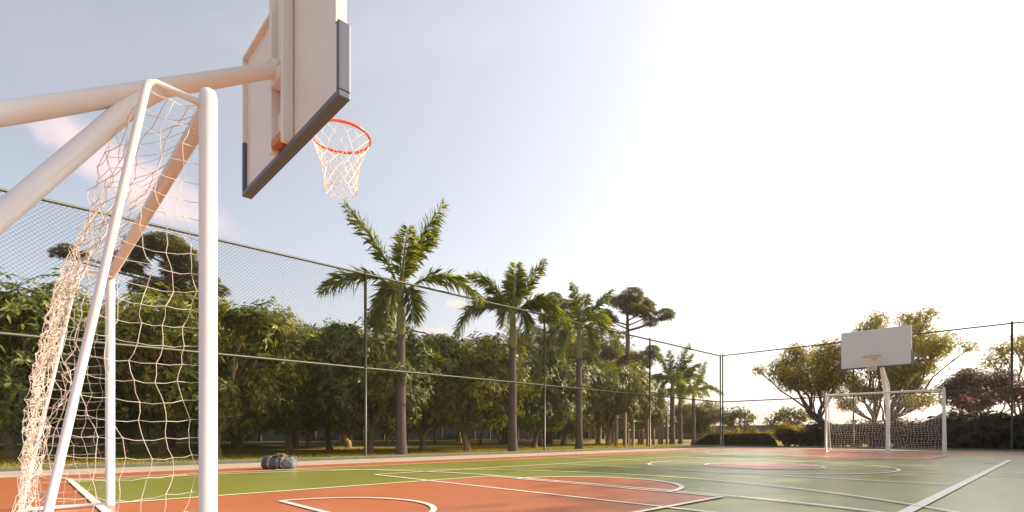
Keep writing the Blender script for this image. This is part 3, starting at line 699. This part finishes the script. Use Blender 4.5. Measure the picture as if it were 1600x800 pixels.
palm(2, (-13.05, 12.42, -.03), 4.9, .15, [
    (0, [(0, 0), (.3, .65), (.65, 1.25), (1.08, 1.85)]), (180, [(0, 0), (.4, .65), (.9, 1.15), (1.5, 1.35)]), (178, [(0, 0), (.7, .45), (1.5, .1), (2.1, -.95)]), (5, [(0, 0), (.7, .30), (1.4, .25), (2.0, -.35)]),
    (0, [(0, 0), (.5, .35), (1.0, .5), (1.5, .4)]), (80, sc_(UPR, .6)), (-80, [(0, 0), (.2, .6), (.4, 1.1), (.7, 1.5)]), (100, sc_(ARC, .8)), (-30, sc_(DRP, .8)), (200, sc_(ARC, .62))],
    'second royal palm from the left with drooping left frond')
palm(3, (-13.85, 17.0, -.03), 5.1, .15, [
    (180, [(0, 0), (.08, .7), (.15, 1.3), (.28, 1.95)]), (0, [(0, 0), (.4, .6), (.85, 1.15), (1.4, 1.65)]), (180, [(0, 0), (.45, .45), (.95, .6), (1.55, .55)]), (2, [(0, 0), (.7, .35), (1.3, .0), (1.75, -.9)]), (182, [(0, 0), (.7, .25), (1.25, -.4), (1.6, -1.5)]),
    (0, sc_(DRP, .9)), (170, sc_(DRP, 1.0)), (60, sc_(UPR, .65)), (95, sc_(ARC, .9)), (-60, sc_(ARC, .8)), (-130, sc_(ARC, .8))],
    'third royal palm, drooping fronds overlapping the umbrella pine')
G = [(a, sc_(random.Random(i*3+1).choice((ARC, ARC, UPR)), random.Random(i).uniform(.75, .95))) for i, a in enumerate((0, 50, 100, 150, 205, 262, 318))]
palm(4, (-16.0, 28.4, -.03), 3.75, .16, G+[(185, [(0, 0), (.05, .7), (.12, 1.3), (.2, 2.0)]), (0, [(0, 0), (.3, .7), (.7, 1.2), (1.2, 1.75)]), (3, [(0, 0), (.5, .5), (1.1, .95), (1.7, 1.2)]), (180, DRP), (5, sc_(DRP, .9))],
    'leafiest of the small palms, just right of the last side fence post', .55, .9, False, False)
G2 = [(a+20, sc_(p, .85)) for a, p in G]
palm(5, (-17.5, 32.1, -.03), 3.3, .15, G2, 'small palm half hidden behind the leafiest small palm', .5, .9, False, False)
palm(6, (-18.0, 34.9, -.03), 3.6, .14, [(a-15, sc_(p, .95)) for a, p in G]+[(0, sc_(UPR, .7))], 'rightmost small palm close to the corner fence post', .5, .9, False, False)

# ------------------------------------------------------------------ outdoor exercise bars
def gym(loc, rz, posts, bars, label):
    root = empty('exercise_bars', loc, rz, label, 'exercise bars', 'timber exercise bars on sand')
    for x, h in posts:
        b = MB(); b.tube([(x, 0, -.1), (x, 0, h-.02), (x, 0, h)], [.085, .08, .06], 12); b.build('post', M['timber'], root, True)
    for x0, x1, z in bars:
        b = MB(); b.tube([(x0, 0, z), (x1, 0, z)], .022, 8); b.build('bar', M['steel'], root, True)
def gset(pts, d, bars, label):                # posts (px, height) at depth d
    x0 = pts[0][0]; gym(at(x0, d, -.03), YAW, [((px-x0)*d/814, h) for px, h in pts], [((a-x0)*d/814, (c-x0)*d/814, z) for a, c, z in bars], label)
gset([(963, 1.62), (976.5, 1.78)], 26.6, [(963, 976.5, 1.5)], 'two tall timber posts with a bar, leftmost of the exercise bars')
gset([(989, 1.5), (1012, 1.5)], 28.0, [(989, 1012, 1.35)], 'mid-height timber exercise frame left of the last side fence post')
gset([(981, 1.0), (998.5, .98), (1003.5, .98), (1021, .98)], 31, [(981, 1021, .9)], 'low row of timber posts joined by a bar at knee height')
gset([(1030, 1.35), (1034, 1.75), (1042, 1.8)], 31.5, [(1034, 1042, 1.6)], 'tall timber posts right of the last side fence post')
b = MB(); q = [at(955, 24.0), at(1085, 27.5), at(1085, 41), at(955, 33)]; b.poly([(p.x, p.y) for p in q], -.026); tag(b.build('sand_area', M['sand']), kind='structure')

# ------------------------------------------------------------------ far side: hedge, shrubs, trees, walls
def leafy_mass(nm, loc, rz, pts, axs, nl, ln, wd, m_, label, cat, group=None, core=None, rng=None):
    root = empty(nm, loc, rz, label, cat, group)
    leaves('foliage', pts, axs, nl, ln, wd, .75, m_, root, rng)
    if core: core.build('branches', M['bark'], root)
    return root
rng = np.random.default_rng(21)
# clipped hedge mound: flat top, sloping ends
hl = at(1082, 28.6); hr = at(1214, 27.6); hd = (hr-hl); hlen = hd.length; hz = math.atan2(hd.y, hd.x)
root = empty('clipped_hedge', (hl.x, hl.y, -.03), hz, 'low clipped green hedge with flat top at the fence corner', 'hedge')
def hprof(x, w=1.0):
    return .66*min(1, x/.95)**.75*min(1, max(0, (hlen-x))/.45)**.5
b = MB(); nx = 40; v = []
for i in range(nx+1):
    x = hlen*i/nx; h = max(.02, hprof(x)-.05)
    v += [(x, .0, 0), (x, .06, h*.8), (x, .25, h), (x, 1.2, h), (x, 1.4, h*.8), (x, 1.45, 0)]
b.add(v, [(i*6+k, (i+1)*6+k, (i+1)*6+k+1, i*6+k+1) for i in range(nx) for k in range(5)]); b.build('clipped_body', M['hedge'], root, True)
n = 26000; x = rng.uniform(0, hlen, n); kk = rng.uniform(0, 1, n); hh = np.array([hprof(q) for q in x])
y = np.where(kk < .4, rng.uniform(-.03, .05, n), rng.uniform(0, 1.4, n)); z = np.where(kk < .4, rng.uniform(0, 1, n)*hh, hh*np.clip(1-.3*np.clip((.25-y)/.25, 0, 1), 0, 1))
a = np.where((kk < .4)[:, None], np.array([[0, -1, .3]]), np.array([[0, 0, 1.]]))+rng.normal(size=(n, 3))*.3; a /= np.linalg.norm(a, axis=1)[:, None]
leaves('clipped_leaves', np.stack([x, y, z], 1), a, 3, .055, .028, .6, M['hedge'], root, rng, 0)

def shrub(nm, loc, w, dp, h, n, leaf, label, cat='shrub', ln=.12, wd=.05, flower=None, nf=0, group=None, seed=1, nlobe=9, rz=0, fl=.06):
    rg = np.random.default_rng(seed); rd = random.Random(seed); root = empty(nm, loc, rz, label, cat, group)
    lobes = []
    for i in range(nlobe):
        r = h*rd.uniform(.28, .42); lobes.append(((rd.uniform(-.5, .5)*(w-r), rd.uniform(-.5, .5)*(dp-r*.6), rd.uniform(.3, .72)*h), (r*1.2, r*1.1, r)))
    b = MB()
    for c, r in lobes:
        for _ in range(2): limb(b, (c[0]*.7, c[1]*.7, -.02), (c[0]+rd.uniform(-.1, .1), c[1], c[2]+r[2]*.5), .02+h*.006, .008, rd, 4, .07, 5)
    b.build('stems', M['bark'], root, True)
    p, a = lobe_points(lobes, n, rg, .4, .4); p[:, 2] = np.abs(p[:, 2])
    leaves('foliage', p, a, 6, ln, wd, .75, leaf, root, rg)
    if flower:
        p, a = lobe_points(lobes, nf, rg, .98, .5); p[:, 2] = np.abs(p[:, 2])+.02
        leaves('blossom', p*1.02, a, 5, fl, fl*.7, .8, flower, root, rg, 0)
    return root
for i, (px, d, w) in enumerate(((1228, 27.6, 1.1), (1258, 27.0, 1.2), (1285, 26.6, 1.1))):
    p = at(px, d); q = ('red-flowering shrub just right of the clipped hedge', 'red-flowering shrub in the middle of the flowering row', 'red-flowering shrub touching the left post of the far goal')[i]
    shrub('flowering_shrub', (p.x, p.y+.4, -.03), w, .9, 1.0+.05*i, 750, M['leafD'], q, flower=M['red'], nf=90, group='red-flowering shrubs beside the hedge', seed=60+i, fl=.075)
for i, (px, d) in enumerate(((1128, 32), (1152, 32), (1176, 32), (1196, 32))):
    p = at(px, d); q = ('behind the fence corner post', 'second from the fence corner post', 'third from the fence corner post', 'at the right end of the clipped hedge')[i]
    shrub('yellow_shrub', (p.x, p.y, -.03), 1.0, .8, 1.0, 380, M['leafY'], 'yellow-leaved shrub behind the hedge, '+q, ln=.13, wd=.05, flower=M['yellow'], nf=50, group='yellow shrubs behind the hedge', seed=70+i, fl=.07)
for i, (px, d, h) in enumerate(((1225, 31, 1.3), (1248, 31.5, 1.2))):
    p = at(px, d); shrub('tall_flower_plant', (p.x, p.y, -.03), .5, .4, h, 150, M['leafY'], ('red-spiked plant above the hedge end', 'bright green plant behind the red-flowering shrubs')[i], 'plant', .22, .06, M['red'] if i == 0 else M['yellow'], 60, seed=80+i, nlobe=4, fl=.09)
# dark planting behind the far goal
LB = ['dark shrub behind the left half of the far goal net', 'dark shrub left of the far pole behind the goal net', 'dark shrub right of the far pole behind the goal net', 'dark shrub behind the right part of the far goal net', 'dark bush just right of the far goal',
      'dark big-leaved bush second to the right of the far goal', 'dark big-leaved bush left of the far right fence post', 'dark bush at the right edge beyond the fence post']
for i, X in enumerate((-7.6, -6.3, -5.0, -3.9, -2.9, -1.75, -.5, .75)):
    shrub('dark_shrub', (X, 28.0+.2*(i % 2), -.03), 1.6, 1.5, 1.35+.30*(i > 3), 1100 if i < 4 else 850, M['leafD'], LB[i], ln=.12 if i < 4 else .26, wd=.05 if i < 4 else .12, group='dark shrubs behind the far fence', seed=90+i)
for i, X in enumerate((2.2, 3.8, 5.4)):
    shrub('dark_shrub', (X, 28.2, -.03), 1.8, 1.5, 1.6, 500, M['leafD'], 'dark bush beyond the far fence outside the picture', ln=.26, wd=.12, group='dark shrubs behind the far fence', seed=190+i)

def open_tree(nm, loc, lobes, n, leaf, label, stems, r0, fork, seed, ln=.095, wd=.034, nl=7, flower=None, nf=0, group=None, cat='tree', shell=.2, bark='bark', fl=.09, twigs=5):
    rd = random.Random(seed); rg = np.random.default_rng(seed); root = empty(nm, loc, 0, label, cat, group)
    W_ = [((RT*u+F*v).x, (RT*u+F*v).y, z, r) for u, v, z, r in lobes]
    L_ = [((x, y, z), (r, r, r*.62)) for x, y, z, r in W_]
    skeleton(L_, fork, r0, rd, M[bark], root, stems, twigs, flare=1.25, spread=.25)
    p, a = lobe_points(L_, n, rg, shell, .6)
    p += rg.normal(size=p.shape)*np.array([.16, .16, .13])
    leaves('crown', p, a, nl, ln, wd, .6, leaf, root, rg, .05)
    if flower:
        p, a = lobe_points(L_, nf, rg, .9, .8); leaves('blossom', p*1.0+a*.05, a, 5, fl, fl*.6, .7, flower, root, rg, 0)
    return root
def lob(px0, d, items, depth=1.6, seed=0):
    rd = random.Random(seed); s = 814/d; out = []
    for px, py, r in items:
        out.append(((px-px0)/s, rd.uniform(-depth, depth), .61+(679-py)/s, r/s))
    return out
d = 27.5
open_tree('spreading_tree', at(1300, d, -.03), lob(1300, d, [(1212, 588, 18), (1225, 572, 20), (1232, 598, 20), (1248, 556, 22), (1252, 584, 24), (1272, 552, 24), (1275, 576, 26), (1295, 560, 26), (1290, 590, 26), (1315, 560, 26), (1312, 588, 28), (1268, 604, 20), (1200, 574, 10), (1242, 545, 12)], 1.5, 3),
          7800, M['leafY'], 'leaning tree with yellow-tipped flat crown left of the far backboard', 3, .12, (-.55, -.5, 1.5), 5, flower=M['yellow'], nf=2300, group='spreading yellow-green trees behind the far goal')
d = 28.5
open_tree('spreading_tree', at(1372, d, -.03), lob(1372, d, [(1335, 520, 20), (1340, 505, 14), (1362, 508, 16), (1390, 506, 18), (1412, 500, 14), (1430, 512, 20), (1455, 515, 18), (1465, 535, 24), (1480, 545, 22), (1440, 540, 28), (1410, 540, 30), (1380, 540, 30), (1350, 545, 28), (1345, 575, 26), (1400, 575, 28), (1440, 575, 26), (1475, 570, 20), (1455, 596, 20), (1420, 600, 20), (1375, 590, 26), (1495, 545, 12), (1350, 605, 20), (1385, 612, 18), (1330, 610, 16), (1350, 628, 16), (1400, 630, 18), (1425, 622, 18), (1372, 612, 20), (1450, 622, 14), (1310, 596, 18), (1320, 630, 12)], 1.9, 4),
          14500, M['leafY'], 'largest spreading tree with yellow blossoms behind the far backboard', 6, .12, (.2, .1, 1.3), 6, flower=M['yellow'], nf=2300, group='spreading yellow-green trees behind the far goal')
d = 28
open_tree('purple_tree', at(1535, d, -.03), lob(1535, d, [(1500, 622, 20), (1515, 600, 24), (1535, 588, 24), (1550, 605, 26), (1575, 592, 24), (1580, 615, 24), (1600, 600, 26), (1525, 622, 22), (1555, 628, 20), (1495, 605, 16), (1620, 610, 26), (1480, 628, 12), (1508, 584, 12)], 1.3, 5),
          8500, M['leafP'], 'purple-flowering tree with low crown left of the right fence post', 4, .09, (0, 0, .9), 7, flower=M['purple'], nf=2600, fl=.10)
d = 31
open_tree('spreading_tree', at(1605, d, -.03), lob(1605, d, [(1575, 560, 22), (1590, 540, 20), (1610, 530, 26), (1570, 548, 12), (1600, 570, 26), (1630, 540, 28), (1650, 560, 28), (1590, 585, 20), (1630, 580, 28)], 1.5, 6),
          5200, M['leafY'], 'yellow-green tree at the right edge behind the purple-flowering tree', 3, .12, (0, 0, 1.8), 8, flower=M['yellow'], nf=500, group='spreading yellow-green trees behind the far goal')
for i, (px, d, it) in enumerate(((1155, 40, [(1138, 652, 12), (1150, 645, 14), (1165, 650, 12), (1130, 645, 12), (1160, 660, 10), (1120, 650, 12), (1145, 660, 14)]),
                               (1232, 38, [(1205, 658, 10), (1220, 650, 14), (1235, 645, 14), (1250, 648, 12), (1262, 652, 10), (1245, 662, 12), (1215, 668, 10), (1230, 668, 10)]),
                               (1108, 44, [(1095, 640, 14), (1108, 635, 14), (1120, 640, 12), (1100, 655, 14), (1085, 645, 12), (1115, 655, 12)]))):
    open_tree('small_tree', at(px, d, -.03), lob(px, d, it, .6, 9+i), 900, M['leafG'], ('small grey-green tree just right of the corner fence post', 'small round tree standing between hedge and far goal', 'small grey-green tree just left of the corner fence post')[i], 2, .07, (0, 0, .6), 20+i, ln=.15, wd=.06, group='small grey-green trees before the wall', shell=.3)
# off to the right of the photograph: the same planting carries on and shades the court
for i, (X, Y, sc) in enumerate(((2.6, 31.5, 1.05), (7.5, 34.5, 1.6), (7.2, 25.0, 1.8), (9.5, 17.0, 1.55), (15, 30, 1.8))):
    place(PB[i % 3], X, Y, i*1.7, sc, 'tall tree beyond the far fence, outside the picture to the right', 'tree', 'tall trees rising above the grove')

# perimeter walls
b = MB(); b.box((30, 0, .85), (75, .22, 1.7)); w = b.build('perimeter_wall', M['wall']); w.location = (-42+0, 64, -.03); tag(w, 'long low plum-grey wall behind the hedge and far goal', 'wall')
b = MB(); b.box((30, 0, 1.72), (75.2, .30, .06)); b.build('coping', M['wall'], w)
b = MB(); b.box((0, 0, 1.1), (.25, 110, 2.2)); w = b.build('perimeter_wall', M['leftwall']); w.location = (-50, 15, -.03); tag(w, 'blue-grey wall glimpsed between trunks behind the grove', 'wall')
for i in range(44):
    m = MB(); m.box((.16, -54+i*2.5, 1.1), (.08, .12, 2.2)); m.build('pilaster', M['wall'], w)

# grass blades along the verge
rng = np.random.default_rng(99); n = 42000
x = -12.35-rng.uniform(0, 1, n)**1.6*9; y = rng.uniform(-2, 30, n)
h = rng.uniform(.025, .075, n)*(1+.5*np.sin(x*2.1)*np.sin(y*1.3)); ang = rng.uniform(0, 6.28, n)
dx = np.cos(ang)*.010; dy = np.sin(ang)*.010; lx = rng.normal(size=n)*.02; ly = rng.normal(size=n)*.02
V = np.stack([np.stack([x-dx, y-dy, np.full(n, -.035)], 1), np.stack([x+dx, y+dy, np.full(n, -.035)], 1), np.stack([x+lx, y+ly, h], 1)], 1)
tag(np_mesh('grass', V, 3, M['blade'], None, [(0, 1, 2)]), 'short yellow-green grass along the verge beyond the long fence', 'grass', kind='stuff')

# thin scattering volume added to veil the sunward trees with glare
m = bpy.data.materials.new('air'); m.use_nodes = True; nt = m.node_tree; nt.nodes.clear()
o_ = N(nt, 'ShaderNodeOutputMaterial'); pv = N(nt, 'ShaderNodeVolumePrincipled'); pv.inputs['Color'].default_value = (.98, .92, .86, 1)
pv.inputs['Density'].default_value = .0006; pv.inputs['Anisotropy'].default_value = .6
nt.links.new(pv.outputs[0], o_.inputs['Volume'])
b = MB(); b.box((0, 0, 10), (640, 640, 22.1)); tag(b.build('glare_haze', m), kind='stuff')
